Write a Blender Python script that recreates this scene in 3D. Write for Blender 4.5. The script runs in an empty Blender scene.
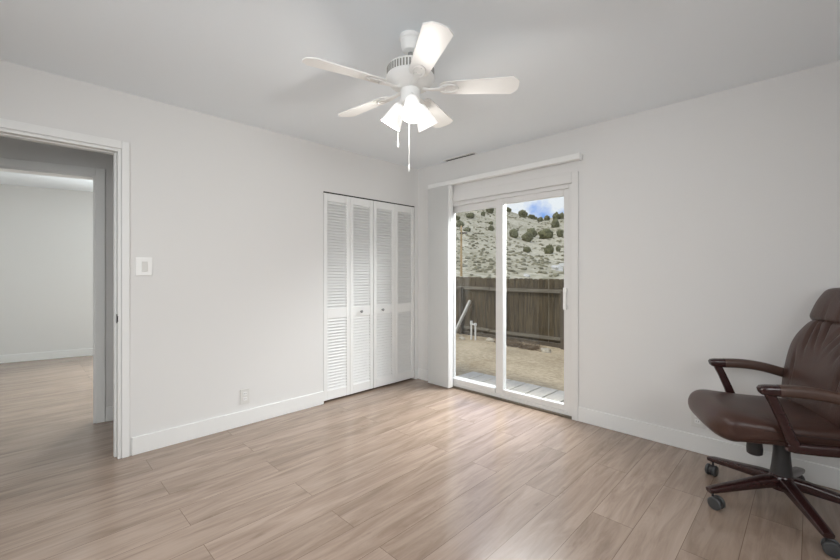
import bpy, bmesh, math, random
from mathutils import Vector, Matrix, noise

random.seed(7)
S = bpy.context.scene
COL = S.collection
PI = math.pi
R = math.radians

# ------------------------------------------------------------------ camera
YAW = R(44.6)
CAM = Vector((3.295, -3.308, 1.245))
cd = bpy.data.cameras.new('camera')
cd.sensor_width = 36.0
cd.lens = 396.7 / 840 * 36.0
cd.shift_y = -7.5 / 840
cd.clip_start = 0.05
cd.clip_end = 600
cam = bpy.data.objects.new('camera', cd)
cam.location = CAM
cam.rotation_euler = (PI / 2, 0, YAW)
COL.objects.link(cam)
S.camera = cam

# ------------------------------------------------------------------ world: blue sky with white clouds
W = bpy.data.worlds.new('sky')
S.world = W
W.use_nodes = True
nt = W.node_tree
nt.nodes.clear()
n_out = nt.nodes.new('ShaderNodeOutputWorld')
n_bg = nt.nodes.new('ShaderNodeBackground')
n_tc = nt.nodes.new('ShaderNodeTexCoord')
n_no = nt.nodes.new('ShaderNodeTexNoise')
n_no.inputs['Scale'].default_value = 5.0
n_no.inputs['Detail'].default_value = 6.0
n_no.inputs['Roughness'].default_value = 0.55
n_rp = nt.nodes.new('ShaderNodeValToRGB')
n_rp.color_ramp.elements[0].position = 0.43
n_rp.color_ramp.elements[0].color = (0.22, 0.42, 0.92, 1)
n_rp.color_ramp.elements[1].position = 0.52
n_rp.color_ramp.elements[1].color = (0.90, 0.94, 1.0, 1)
n_mp = nt.nodes.new('ShaderNodeMapping')
n_mp.inputs['Location'].default_value = (2.3, 0.0, 0.2)
nt.links.new(n_tc.outputs['Generated'], n_mp.inputs['Vector'])
nt.links.new(n_mp.outputs['Vector'], n_no.inputs['Vector'])
nt.links.new(n_no.outputs['Fac'], n_rp.inputs['Fac'])
nt.links.new(n_rp.outputs['Color'], n_bg.inputs['Color'])
nt.links.new(n_bg.outputs['Background'], n_out.inputs['Surface'])
n_bg.inputs['Strength'].default_value = 0.95

# ------------------------------------------------------------------ sun and added fill lamps
def sun(name, rot, strength, angle, col=(1, 1, 1)):
    l = bpy.data.lights.new(name, 'SUN')
    l.energy = strength
    l.angle = angle
    l.color = col
    o = bpy.data.objects.new(name, l)
    o.rotation_euler = rot
    COL.objects.link(o)
    return o

def area(name, loc, target, sx, sy, power, col=(1, 1, 1), spread=180):
    l = bpy.data.lights.new(name, 'AREA')
    l.shape = 'RECTANGLE'
    l.size = sx
    l.size_y = sy
    l.energy = power
    l.color = col
    l.spread = R(spread)
    o = bpy.data.objects.new(name, l)
    o.location = loc
    d = Vector(target) - Vector(loc)
    o.rotation_euler = d.to_track_quat('-Z', 'Y').to_euler()
    COL.objects.link(o)
    return o

sun('sun', (R(32), R(-14), 0), 1.6, R(12), (1.0, 0.96, 0.9))
area('added_fill_over_the_patio', (1.15, 0.46, 2.30), (1.25, -0.55, 0.0), 1.3, 0.45, 32, (0.98, 0.99, 1.0), 80)  # added lamp out of sight above the sliding door, brightens the floor
area('added_fill_on_left_wall', (1.75, 0.95, 2.42), (0.0, -2.3, 0.0), 0.9, 0.45, 23, (0.98, 0.99, 1.0), 90)  # added lamp outside the door, brightens the lower left wall
area('added_rear_fill', (2.2, -4.40, 1.75), (1.3, -2.0, 0.0), 1.7, 1.0, 30, (0.98, 0.99, 1.0), 150)  # added fill lamp outside the added rear window
area('added_side_fill', (4.97, -2.9, 1.75), (0.2, -1.5, 0.1), 1.3, 1.0, 22, (0.98, 0.99, 1.0), 120)  # added fill lamp outside the added side window

S.view_settings.view_transform = 'Standard'
S.view_settings.look = 'None'
S.view_settings.gamma = 1.0
S.view_settings.use_curve_mapping = False
S.view_settings.exposure = 0.04

# ------------------------------------------------------------------ materials
def srgb(r, g, b):
    f = lambda c: (c / 255 / 12.92) if c / 255 <= 0.04045 else ((c / 255 + 0.055) / 1.055) ** 2.4
    return (f(r), f(g), f(b), 1)

def mat(name, col, rough=0.5, metal=0.0, spec=0.5, bump=0.0, bscale=60, vary=0.0, vscale=6, stretch=None, emit=None, estr=0):
    m = bpy.data.materials.new(name)
    m.use_nodes = True
    t = m.node_tree
    b = t.nodes['Principled BSDF']
    b.inputs['Base Color'].default_value = col
    b.inputs['Roughness'].default_value = rough
    b.inputs['Metallic'].default_value = metal
    b.inputs['Specular IOR Level'].default_value = spec
    if emit:
        b.inputs['Emission Color'].default_value = emit
        b.inputs['Emission Strength'].default_value = estr
    tc = t.nodes.new('ShaderNodeTexCoord')
    vec = tc.outputs['Object']
    if stretch:
        mp = t.nodes.new('ShaderNodeMapping')
        mp.inputs['Scale'].default_value = stretch
        t.links.new(vec, mp.inputs['Vector'])
        vec = mp.outputs['Vector']
    if vary > 0:
        n = t.nodes.new('ShaderNodeTexNoise')
        n.inputs['Scale'].default_value = vscale
        n.inputs['Detail'].default_value = 6
        t.links.new(vec, n.inputs['Vector'])
        rp = t.nodes.new('ShaderNodeValToRGB')
        rp.color_ramp.elements[0].position = 0.3
        rp.color_ramp.elements[1].position = 0.7
        rp.color_ramp.elements[0].color = tuple(max(0, c * (1 - vary)) for c in col[:3]) + (1,)
        rp.color_ramp.elements[1].color = tuple(min(1, c * (1 + vary)) for c in col[:3]) + (1,)
        t.links.new(n.outputs['Fac'], rp.inputs['Fac'])
        t.links.new(rp.outputs['Color'], b.inputs['Base Color'])
    if bump > 0:
        n2 = t.nodes.new('ShaderNodeTexNoise')
        n2.inputs['Scale'].default_value = bscale
        n2.inputs['Detail'].default_value = 4
        t.links.new(vec, n2.inputs['Vector'])
        bp = t.nodes.new('ShaderNodeBump')
        bp.inputs['Strength'].default_value = bump
        bp.inputs['Distance'].default_value = 0.01
        t.links.new(n2.outputs['Fac'], bp.inputs['Height'])
        t.links.new(bp.outputs['Normal'], b.inputs['Normal'])
    return m

M = {}
M['wall'] = mat('wall_paint', srgb(228, 227, 225), 0.75, spec=0.25, bump=0.06, bscale=220)
M['ceil'] = mat('ceiling_paint', srgb(243, 248, 252), 0.85, spec=0.2, bump=0.05, bscale=160)
M['trim'] = mat('trim_paint', srgb(236, 236, 234), 0.4, spec=0.4, bump=0.02, bscale=40)
M['louver'] = mat('louver_paint', srgb(238, 238, 236), 0.45, spec=0.35, bump=0.02, bscale=40)
M['vinyl'] = mat('white_vinyl', srgb(226, 225, 223), 0.35, spec=0.45, bump=0.01, bscale=30)
M['vane'] = mat('vane_vinyl', srgb(240, 240, 238), 0.5, spec=0.3, bump=0.02, bscale=90)
M['plastic'] = mat('white_plastic', srgb(246, 246, 244), 0.3, bump=0.01, bscale=50)
M['outlet'] = mat('outlet_plastic', srgb(222, 221, 217), 0.35, bump=0.01, bscale=50)
M['dark'] = mat('dark_void', srgb(45, 43, 40), 0.8, vary=0.1)
M['sill'] = mat('shadow_toned_sill', srgb(112, 103, 90), 0.5, metal=0.3, vary=0.1)  # shadow under the door track put into the dark colour
M['latch'] = mat('bronze_latch', srgb(60, 52, 46), 0.35, metal=0.8, vary=0.1)
M['fan'] = mat('fan_white', srgb(244, 243, 240), 0.35, bump=0.01, bscale=30)
M['fan_band'] = mat('fan_vent_band', srgb(150, 148, 142), 0.5, vary=0.15, vscale=60)
M['blade'] = mat('fan_blade_white', srgb(243, 242, 239), 0.4, bump=0.02, bscale=20)
M['shade'] = mat('lit_frosted_glass', srgb(250, 250, 248), 0.3, emit=(1, 0.98, 0.95, 1), estr=0.45)
M['bulb'] = mat('lit_bulb', srgb(255, 250, 240), 0.3, emit=(1, 0.97, 0.92, 1), estr=3)
M['nickel'] = mat('grey_metal', srgb(160, 160, 158), 0.35, metal=0.7, vary=0.05)
M['leather'] = mat('brown_leather', srgb(72, 50, 43), 0.32, spec=0.4, bump=0.16, bscale=130, vary=0.12, vscale=9)
M['seam'] = mat('leather_seam', srgb(52, 34, 30), 0.5, vary=0.1)
M['mahogany'] = mat('mahogany_wood', srgb(52, 29, 28), 0.25, spec=0.6, vary=0.12, vscale=10, stretch=(2, 14, 14))
M['pad'] = mat('arm_pad_leather', srgb(84, 63, 54), 0.42, bump=0.12, bscale=140, vary=0.1, vscale=12)
M['blackplastic'] = mat('black_plastic', srgb(52, 50, 50), 0.45, bump=0.05, bscale=120)
M['greywheel'] = mat('grey_wheel', srgb(66, 67, 68), 0.4, bump=0.03, bscale=120)
M['deck'] = mat('grey_deck_boards', srgb(190, 182, 168), 0.5, vary=0.12, vscale=5, stretch=(14, 1.2, 14), bump=0.1, bscale=30)
M['fence'] = mat('weathered_fence_wood', srgb(89, 77, 56), 0.85, vary=0.5, vscale=3, stretch=(9, 9, 0.9), bump=0.2, bscale=18)
M['rail'] = mat('weathered_rail_wood', srgb(122, 114, 98), 0.85, vary=0.25, vscale=3, stretch=(0.9, 9, 9), bump=0.2, bscale=18)
M['post'] = mat('weathered_post_wood', srgb(96, 86, 72), 0.85, vary=0.25, vscale=3, stretch=(9, 9, 0.9), bump=0.2, bscale=18)
M['pole'] = mat('tan_pole_wood', srgb(176, 146, 98), 0.8, vary=0.2, vscale=3)
M['pvc'] = mat('white_pipe_plastic', srgb(232, 230, 224), 0.4, bump=0.02, bscale=40)
M['board'] = mat('pale_board_wood', srgb(205, 202, 192), 0.7, vary=0.1, vscale=8)
M['rock'] = mat('pale_rock', srgb(190, 180, 160), 0.9, vary=0.2, vscale=12, bump=0.3, bscale=25)
M['twig'] = mat('dry_twigs', srgb(118, 100, 78), 0.9, vary=0.2, vscale=12)
M['juniper'] = mat('juniper_green', srgb(116, 114, 86), 0.95, vary=0.35, vscale=1.6, spec=0.1)
M['sage'] = mat('sage_grey_green', srgb(148, 142, 118), 0.95, vary=0.35, vscale=0.35, spec=0.1)
M['stone'] = mat('hill_stone', srgb(214, 210, 202), 0.9, vary=0.12, vscale=0.4, spec=0.1)

def ground_mat(name, c0, c1, s1, s2, bump):
    m = bpy.data.materials.new(name)
    m.use_nodes = True
    t = m.node_tree
    b = t.nodes['Principled BSDF']
    b.inputs['Roughness'].default_value = 0.95
    b.inputs['Specular IOR Level'].default_value = 0.1
    tc = t.nodes.new('ShaderNodeTexCoord')
    n1 = t.nodes.new('ShaderNodeTexNoise'); n1.inputs['Scale'].default_value = s1; n1.inputs['Detail'].default_value = 8
    n1.inputs['Roughness'].default_value = 0.65
    n2 = t.nodes.new('ShaderNodeTexNoise'); n2.inputs['Scale'].default_value = s2; n2.inputs['Detail'].default_value = 6
    for n in (n1, n2):
        t.links.new(tc.outputs['Object'], n.inputs['Vector'])
    add = t.nodes.new('ShaderNodeMath'); add.operation = 'ADD'
    t.links.new(n1.outputs['Fac'], add.inputs[0]); t.links.new(n2.outputs['Fac'], add.inputs[1])
    mul = t.nodes.new('ShaderNodeMath'); mul.operation = 'MULTIPLY'; mul.inputs[1].default_value = 0.5
    t.links.new(add.outputs[0], mul.inputs[0])
    rp = t.nodes.new('ShaderNodeValToRGB')
    rp.color_ramp.elements[0].position = 0.38; rp.color_ramp.elements[0].color = c0
    rp.color_ramp.elements[1].position = 0.60; rp.color_ramp.elements[1].color = c1
    t.links.new(mul.outputs[0], rp.inputs['Fac'])
    t.links.new(rp.outputs['Color'], b.inputs['Base Color'])
    bp = t.nodes.new('ShaderNodeBump'); bp.inputs['Strength'].default_value = bump; bp.inputs['Distance'].default_value = 0.05
    t.links.new(n2.outputs['Fac'], bp.inputs['Height'])
    t.links.new(bp.outputs['Normal'], b.inputs['Normal'])
    return m

M['dirt'] = ground_mat('tan_dirt', srgb(166, 148, 120), srgb(205, 187, 157), 0.7, 14, 0.5)
M['hill'] = ground_mat('dry_hillside', srgb(150, 143, 118), srgb(206, 197, 174), 0.07, 1.9, 0.6)

def floor_mat():
    m = bpy.data.materials.new('wood_planks')
    m.use_nodes = True
    t = m.node_tree
    L = t.links.new
    b = t.nodes['Principled BSDF']
    tc = t.nodes.new('ShaderNodeTexCoord')
    mp = t.nodes.new('ShaderNodeMapping')
    mp.inputs['Rotation'].default_value = (0, 0, PI / 2)
    mp.inputs['Location'].default_value = (0.29, 0.05, 0)
    L(tc.outputs['Object'], mp.inputs['Vector'])
    br = t.nodes.new('ShaderNodeTexBrick')
    br.offset = 0.37
    br.offset_frequency = 2
    br.inputs['Scale'].default_value = 1.0
    br.inputs['Brick Width'].default_value = 1.50
    br.inputs['Row Height'].default_value = 0.195
    br.inputs['Mortar Size'].default_value = 0.0011
    br.inputs['Mortar Smooth'].default_value = 0.1
    br.inputs['Color1'].default_value = (0, 0, 0, 1)
    br.inputs['Color2'].default_value = (1, 1, 1, 1)
    br.inputs['Mortar'].default_value = (0.5, 0.5, 0.5, 1)
    L(mp.outputs['Vector'], br.inputs['Vector'])
    # grain, shifted plank by plank
    mul = t.nodes.new('ShaderNodeVectorMath'); mul.operation = 'MULTIPLY_ADD'
    mul.inputs[1].default_value = (7.3, 3.1, 5.7)
    L(br.outputs['Color'], mul.inputs[0]); L(tc.outputs['Object'], mul.inputs[2])
    mg = t.nodes.new('ShaderNodeMapping'); mg.inputs['Scale'].default_value = (9, 1.1, 1)
    L(mul.outputs[0], mg.inputs['Vector'])
    g1 = t.nodes.new('ShaderNodeTexNoise'); g1.inputs['Scale'].default_value = 1.6; g1.inputs['Detail'].default_value = 7
    g1.inputs['Roughness'].default_value = 0.62; g1.inputs['Distortion'].default_value = 0.8
    L(mg.outputs['Vector'], g1.inputs['Vector'])
    mg2 = t.nodes.new('ShaderNodeMapping'); mg2.inputs['Scale'].default_value = (60, 2.0, 1)
    L(mul.outputs[0], mg2.inputs['Vector'])
    g2 = t.nodes.new('ShaderNodeTexNoise'); g2.inputs['Scale'].default_value = 1.5; g2.inputs['Detail'].default_value = 4
    L(mg2.outputs['Vector'], g2.inputs['Vector'])
    rp = t.nodes.new('ShaderNodeValToRGB')
    rp.color_ramp.elements[0].position = 0.20; rp.color_ramp.elements[0].color = srgb(130, 109, 93)
    rp.color_ramp.elements[1].position = 0.62; rp.color_ramp.elements[1].color = srgb(172, 152, 136)
    L(g1.outputs['Fac'], rp.inputs['Fac'])
    rp2 = t.nodes.new('ShaderNodeValToRGB')
    rp2.color_ramp.elements[0].position = 0.3; rp2.color_ramp.elements[0].color = (0.93, 0.93, 0.93, 1)
    rp2.color_ramp.elements[1].position = 0.7; rp2.color_ramp.elements[1].color = (1.03, 1.03, 1.03, 1)
    L(g2.outputs['Fac'], rp2.inputs['Fac'])
    mx = t.nodes.new('ShaderNodeMix'); mx.data_type = 'RGBA'; mx.blend_type = 'MULTIPLY'; mx.inputs[0].default_value = 1
    L(rp.outputs['Color'], mx.inputs[6]); L(rp2.outputs['Color'], mx.inputs[7])
    # plank to plank tone
    rp3 = t.nodes.new('ShaderNodeValToRGB')
    rp3.color_ramp.elements[0].color = (0.90, 0.89, 0.88, 1)
    rp3.color_ramp.elements[1].color = (1.06, 1.06, 1.07, 1)
    L(br.outputs['Color'], rp3.inputs['Fac'])
    mx2 = t.nodes.new('ShaderNodeMix'); mx2.data_type = 'RGBA'; mx2.blend_type = 'MULTIPLY'; mx2.inputs[0].default_value = 1
    L(mx.outputs[2], mx2.inputs[6]); L(rp3.outputs['Color'], mx2.inputs[7])
    # dark knots
    mk = t.nodes.new('ShaderNodeMapping'); mk.inputs['Scale'].default_value = (11, 4.5, 1)
    L(mul.outputs[0], mk.inputs['Vector'])
    kn = t.nodes.new('ShaderNodeTexNoise'); kn.inputs['Scale'].default_value = 1.0; kn.inputs['Detail'].default_value = 3
    L(mk.outputs['Vector'], kn.inputs['Vector'])
    rk = t.nodes.new('ShaderNodeValToRGB')
    rk.color_ramp.elements[0].position = 0.68; rk.color_ramp.elements[0].color = (1, 1, 1, 1)
    rk.color_ramp.elements[1].position = 0.80; rk.color_ramp.elements[1].color = (0.70, 0.66, 0.62, 1)
    L(kn.outputs['Fac'], rk.inputs['Fac'])
    mxk = t.nodes.new('ShaderNodeMix'); mxk.data_type = 'RGBA'; mxk.blend_type = 'MULTIPLY'; mxk.inputs[0].default_value = 1
    L(mx2.outputs[2], mxk.inputs[6]); L(rk.outputs['Color'], mxk.inputs[7])
    mx2 = mxk
    mx3 = t.nodes.new('ShaderNodeMix'); mx3.data_type = 'RGBA'; mx3.blend_type = 'MIX'
    mx3.inputs[7].default_value = srgb(112, 92, 76)
    L(br.outputs['Fac'], mx3.inputs[0]); L(mx2.outputs[2], mx3.inputs[6])
    L(mx3.outputs[2], b.inputs['Base Color'])
    b.inputs['Roughness'].default_value = 0.21
    b.inputs['Specular IOR Level'].default_value = 0.8
    bp = t.nodes.new('ShaderNodeBump'); bp.inputs['Strength'].default_value = 0.05; bp.inputs['Distance'].default_value = 0.003
    L(g2.outputs['Fac'], bp.inputs['Height'])
    L(bp.outputs['Normal'], b.inputs['Normal'])
    return m
M['floor'] = floor_mat()

def glass_mat():
    m = bpy.data.materials.new('clear_glass')
    m.use_nodes = True
    t = m.node_tree
    t.nodes.clear()
    o = t.nodes.new('ShaderNodeOutputMaterial')
    mix = t.nodes.new('ShaderNodeMixShader')
    tr = t.nodes.new('ShaderNodeBsdfTransparent'); tr.inputs['Color'].default_value = (0.97, 0.98, 0.97, 1)
    gl = t.nodes.new('ShaderNodeBsdfGlossy'); gl.inputs['Roughness'].default_value = 0.02
    ge = t.nodes.new('ShaderNodeNewGeometry')
    dt = t.nodes.new('ShaderNodeVectorMath'); dt.operation = 'DOT_PRODUCT'
    t.links.new(ge.outputs['Normal'], dt.inputs[0]); t.links.new(ge.outputs['Incoming'], dt.inputs[1])
    last = dt.outputs['Value']
    for op, v in (('ABSOLUTE', 0), ('SUBTRACT', 1.0), ('POWER', 5.0), ('MULTIPLY_ADD', 0.9)):
        mn = t.nodes.new('ShaderNodeMath'); mn.operation = op
        if op == 'SUBTRACT':
            mn.inputs[0].default_value = v; t.links.new(last, mn.inputs[1])
        else:
            t.links.new(last, mn.inputs[0]); mn.inputs[1].default_value = v
            if op == 'MULTIPLY_ADD': mn.inputs[2].default_value = 0.025
        last = mn.outputs[0]
    t.links.new(last, mix.inputs[0])
    t.links.new(tr.outputs[0], mix.inputs[1])
    t.links.new(gl.outputs[0], mix.inputs[2])
    t.links.new(mix.outputs[0], o.inputs['Surface'])
    return m
M['glass'] = glass_mat()

# ------------------------------------------------------------------ mesh helpers
def BM():
    return bmesh.new()

def add_box(bm, lo, hi, bev=0.0, mx=None, seg=2):
    lo, hi = Vector(lo), Vector(hi)
    r = bmesh.ops.create_cube(bm, size=1.0)
    vs = r['verts']
    for v in vs:
        v.co = Vector(((lo[i] + hi[i]) / 2 + v.co[i] * (hi[i] - lo[i]) for i in range(3)))
    if bev > 0:
        es = list({e for v in vs for e in v.link_edges})
        g = bmesh.ops.bevel(bm, geom=es, offset=bev, segments=seg, affect='EDGES', profile=0.5)
        vs = list({v for f in g['faces'] for v in f.verts} | {v for v in vs if v.is_valid})
    if mx is not None:
        bmesh.ops.transform(bm, matrix=mx, verts=vs)
    return vs

def add_lathe(bm, prof, seg=32, mx=None, cap=True):
    rings = []
    for r, z in prof:
        rings.append([bm.verts.new((r * math.cos(2 * PI * i / seg), r * math.sin(2 * PI * i / seg), z)) for i in range(seg)])
    for a, b in zip(rings, rings[1:]):
        for i in range(seg):
            j = (i + 1) % seg
            bm.faces.new((a[i], a[j], b[j], b[i]))
    if cap:
        bm.faces.new(list(reversed(rings[0])))
        bm.faces.new(rings[-1])
    vs = [v for r in rings for v in r]
    if mx is not None:
        bmesh.ops.transform(bm, matrix=mx, verts=vs)
    return vs

def frame_from(d, up=Vector((0, 0, 1))):
    d = d.normalized()
    if abs(d.dot(up)) > 0.98:
        up = Vector((1, 0, 0))
    s = d.cross(up).normalized()
    u = s.cross(d).normalized()
    return d, s, u

def add_tube(bm, pts, rad, seg=12, flat=1.0, cap=True, power=2.0, side=None):
    """sweep an oval (or squarish) section along pts; rad may be a list of (half width, half height) or numbers"""
    pts = [Vector(p) for p in pts]
    n = len(pts)
    rings = []
    for k, p in enumerate(pts):
        if k == 0: d = pts[1] - pts[0]
        elif k == n - 1: d = pts[-1] - pts[-2]
        else: d = (pts[k + 1] - p).normalized() + (p - pts[k - 1]).normalized()
        d = d.normalized()
        if side is not None:
            s = Vector(side); s = (s - d * s.dot(d)).normalized(); u = s.cross(d)
        else:
            _, s, u = frame_from(d)
        rr = rad[k] if isinstance(rad, (list, tuple)) else rad
        a, b = rr if isinstance(rr, (list, tuple)) else (rr, rr * flat)
        ring = []
        for i in range(seg):
            t = 2 * PI * (i + 0.5) / seg
            c, sn = math.cos(t), math.sin(t)
            c = math.copysign(abs(c) ** (2 / power), c); sn = math.copysign(abs(sn) ** (2 / power), sn)
            ring.append(bm.verts.new(p + s * (a * c) + u * (b * sn)))
        rings.append(ring)
    for a, b in zip(rings, rings[1:]):
        for i in range(seg):
            j = (i + 1) % seg
            bm.faces.new((a[i], a[j], b[j], b[i]))
    if cap:
        bm.faces.new(list(reversed(rings[0])))
        bm.faces.new(rings[-1])
    return [v for r in rings for v in r]

def add_prism(bm, outline, z0, z1, mx=None):
    a = [bm.verts.new((x, y, z0)) for x, y in outline]
    b = [bm.verts.new((x, y, z1)) for x, y in outline]
    n = len(a)
    bm.faces.new(list(reversed(a))); bm.faces.new(b)
    for i in range(n):
        j = (i + 1) % n
        bm.faces.new((a[i], a[j], b[j], b[i]))
    if mx is not None:
        bmesh.ops.transform(bm, matrix=mx, verts=a + b)
    return a + b

def add_blob(bm, c, sx, sy, sz, sub=2, amp=0.25, fr=2.0, seed=0.0, flat_bottom=False):
    r = bmesh.ops.create_icosphere(bm, subdivisions=sub, radius=1.0)
    for v in r['verts']:
        k = 1 + amp * noise.noise(v.co * fr + Vector((seed, seed * 1.7, seed * 0.3)))
        q = v.co * k
        if flat_bottom and q.z < -0.3: q.z = -0.3
        v.co = Vector((c[0] + q.x * sx, c[1] + q.y * sy, c[2] + q.z * sz))

def smooth_path(pts, n=8):
    """Catmull-Rom through pts"""
    pts = [Vector(p) for p in pts]
    P = [pts[0] * 2 - pts[1]] + pts + [pts[-1] * 2 - pts[-2]]
    out = []
    for i in range(1, len(P) - 2):
        for k in range(n):
            t = k / n
            a, b, c, d = P[i - 1], P[i], P[i + 1], P[i + 2]
            out.append(0.5 * ((2 * b) + (c - a) * t + (2 * a - 5 * b + 4 * c - d) * t * t + (3 * b - a - 3 * c + d) * t ** 3))
    out.append(pts[-1])
    return out

def obj(name, bm, m, parent=None, smooth=None):
    bmesh.ops.recalc_face_normals(bm, faces=bm.faces[:])
    me = bpy.data.meshes.new(name)
    bm.to_mesh(me)
    bm.free()
    me.materials.append(m)
    if smooth is not None:
        for p in me.polygons: p.use_smooth = True
        if smooth < 179:
            try: me.set_sharp_from_angle(angle=R(smooth))
            except Exception: pass
    o = bpy.data.objects.new(name, me)
    COL.objects.link(o)
    if parent: o.parent = parent
    return o

def tag(o, label, cat, group=None, kind=None):
    o['label'] = label
    o['category'] = cat
    if group: o['group'] = group
    if kind: o['kind'] = kind
    return o

def thing(name, label, cat, loc=(0, 0, 0), rz=0, group=None, kind=None):
    o = bpy.data.objects.new(name, None)
    o.empty_display_size = 0.1
    o.location = loc
    o.rotation_euler = (0, 0, rz)
    COL.objects.link(o)
    return tag(o, label, cat, group, kind)

def struct(name, boxes, m, label, cat, parent=None, bev=0.0, mx=None):
    bm = BM()
    for lo, hi in boxes: add_box(bm, lo, hi, bev, mx)
    o = obj(name, bm, m, parent)
    if parent is None: tag(o, label, cat, None, 'structure')
    return o

# ------------------------------------------------------------------ the room shell
H = 2.458
XB, YB = 4.85, -4.3            # the two walls behind the camera
T = 0.12
# hall frame: u along the hall wall, w away from us (the hall runs at a slight angle)
HX = Vector((0.2280, 0.9737, 0)); HW = Vector((-0.9737, 0.2280, 0))
HJ = Vector((-0.92, -2.855, 0))
HM = Matrix(((HX.x, HW.x, 0, HJ.x), (HX.y, HW.y, 0, HJ.y), (0, 0, 1, 0), (0, 0, 0, 1)))
FARW = 3.46                   # distance from the hall wall to the far wall of the next room

struct('floor', [((-6.0, -6.4, -0.12), (XB + T, 0.10, 0))], M['floor'], 'light greyish brown wood plank floor running through all the rooms', 'floor')
struct('ceiling', [((-6.0, -6.4, H), (XB + T, 0.12, H + 0.12))], M['ceil'], 'plain white painted ceiling over the room', 'ceiling')
DY0, DY1, DZ = -3.66, -2.822, 2.070      # doorway in the left wall
CY0, CY1, CZ = -1.272, -0.052, 2.018     # closet opening
struct('wall_left', [((-T, YB, 0), (0, DY0, H)), ((-T, DY0, DZ), (0, DY1, H)), ((-T, DY1, 0), (0, CY0, H)),
                     ((-T, CY0, CZ), (0, CY1, H)), ((-T, CY1, 0), (0, 0.0, H))], M['wall'],
       'white painted wall on the left with a doorway and a closet opening', 'wall')
SX0, SX1, SZ = 0.385, 1.850, 2.005       # sliding door opening
struct('wall_right', [((-0.9, 0, 0), (SX0, T, H)), ((SX0, 0, SZ), (SX1, T, H)), ((SX1, 0, 0), (XB + T, T, H))], M['wall'],
       'white painted wall on the right around the sliding glass door', 'wall')
BWX0, BWX1, BWZ0, BWZ1 = 1.3, 3.1, 0.85, 2.05
struct('wall_back', [((-T, YB - T, 0), (BWX0, YB, H)), ((BWX1, YB - T, 0), (XB, YB, H)), ((BWX0, YB - T, 0), (BWX1, YB, BWZ0)),
                     ((BWX0, YB - T, BWZ1), (BWX1, YB, H))], M['wall'], 'white painted wall behind the viewer with an added window opening', 'wall')
NWY0, NWY1 = -3.6, -2.2
struct('wall_near', [((XB, YB - T, 0), (XB + T, NWY0, H)), ((XB, NWY1, 0), (XB + T, 0, H)), ((XB, NWY0, 0), (XB + T, NWY1, BWZ0)),
                     ((XB, NWY0, BWZ1), (XB + T, NWY1, H))], M['wall'], 'white painted side wall opposite the doorway with an added window opening', 'wall')
# closet inside
struct('wall_closet', [((-0.74, CY0 - 0.05, 0), (-0.70, 0, H)), ((-0.70, CY0 - 0.05, 0), (-T, CY0 - 0.01, H))], M['wall'],
       'inside walls of the closet behind the louvered doors', 'wall')

def window(name, lo, hi, axis, label):
    """white vinyl window filling an opening: frame, mullion and two panes"""
    w = thing(name, label, 'window', kind='structure')
    bm = BM(); f = 0.05
    def bx(a, b): add_box(bm, a, b, 0.004)
    def pt(s, z, d): return (s, d, z) if axis == 'x' else (d, s, z)
    s0, s1, z0, z1, d0, d1 = lo[0], hi[0], lo[1], hi[1], lo[2], hi[2]
    def bar(sa, sb, za, zb, da=d0, db=d1):
        a, b = pt(sa, za, da), pt(sb, zb, db)
        add_box(bm, tuple(min(p, q) for p, q in zip(a, b)), tuple(max(p, q) for p, q in zip(a, b)), 0.004)
    bar(s0, s1, z0, z0 + f); bar(s0, s1, z1 - f, z1); bar(s0, s0 + f, z0 + f, z1 - f); bar(s1 - f, s1, z0 + f, z1 - f)
    mid = (s0 + s1) / 2
    bar(mid - 0.03, mid + 0.03, z0 + f, z1 - f)
    obj('window_frame', bm, M['vinyl'], w)
    for sa, sb in ((s0 + f, mid - 0.03), (mid + 0.03, s1 - f)):
        bm = BM()
        dm = (d0 + d1) / 2
        a, b = pt(sa, z0 + f, dm - 0.003), pt(sb, z1 - f, dm + 0.003)
        add_box(bm, tuple(min(p, q) for p, q in zip(a, b)), tuple(max(p, q) for p, q in zip(a, b)))
        obj('pane', bm, M['glass'], w)
    return w
window('added_window_1', (BWX0, BWZ0, YB - 0.09), (BWX1, BWZ1, YB - 0.02), 'x', 'white two-pane window added out of view for fill light, in the wall behind the viewer')  # unseen window, added to carry the rear fill light
window('added_window_2', (NWY0, BWZ0, XB + 0.02), (NWY1, BWZ1, XB + 0.09), 'y', 'white two-pane window added out of view for fill light, in the side wall opposite the doorway')  # second unseen window, added for the side fill light

# hall and the room beyond (slightly turned)
OU0 = -0.86                              # opening from u = OU0 to 0
OZ = 2.045
struct('wall_hall', [((-2.6, 0, 0), (OU0, T, H)), ((OU0, 0, OZ), (0, T, H)), ((0, 0, 0), (1.30, T, H))], M['wall'],
       'shaded hallway wall with an opening into the next room', 'wall', mx=HM)
struct('wall_hall_end', [((-0.75, -1.62, 0), (-T, -1.52, H))], M['wall'], 'end wall of the short hallway beside the closet', 'wall')
struct('wall_hall_far_end', [((-1.9, -5.0, 0), (-T, -4.9, H)), ((-T, -5.0, 0), (0, YB, H))], M['wall'], 'far end wall of the hallway past the doorway', 'wall')
FWU0, FWU1 = 0.75, 1.75                   # window in the far wall, out of sight behind the jamb
struct('wall_beyond', [((-2.2, FARW, 0), (FWU0, FARW + T, H)), ((FWU1, FARW, 0), (2.3, FARW + T, H)), ((FWU0, FARW, 0), (FWU1, FARW + T, 0.8)),
                       ((FWU0, FARW, 2.1), (FWU1, FARW + T, H))], M['wall'], 'pale far wall of the next room seen through the doorway', 'wall', mx=HM)
struct('wall_beyond_side', [((2.2, T, 0), (2.3, FARW, H)), ((1.30, T - 0.01, 0), (2.3, T + 0.09, H))], M['wall'], 'side wall of the next room out of sight behind the hall wall', 'wall', mx=HM)
struct('wall_beyond_near', [((-2.3, T, 0), (-2.2, FARW + T, H))], M['wall'], 'other side wall of the next room left of the doorway view', 'wall', mx=HM)
fw = thing('window_3', 'white window of the next room out of sight behind the hall jamb', 'window', kind='structure')
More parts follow.
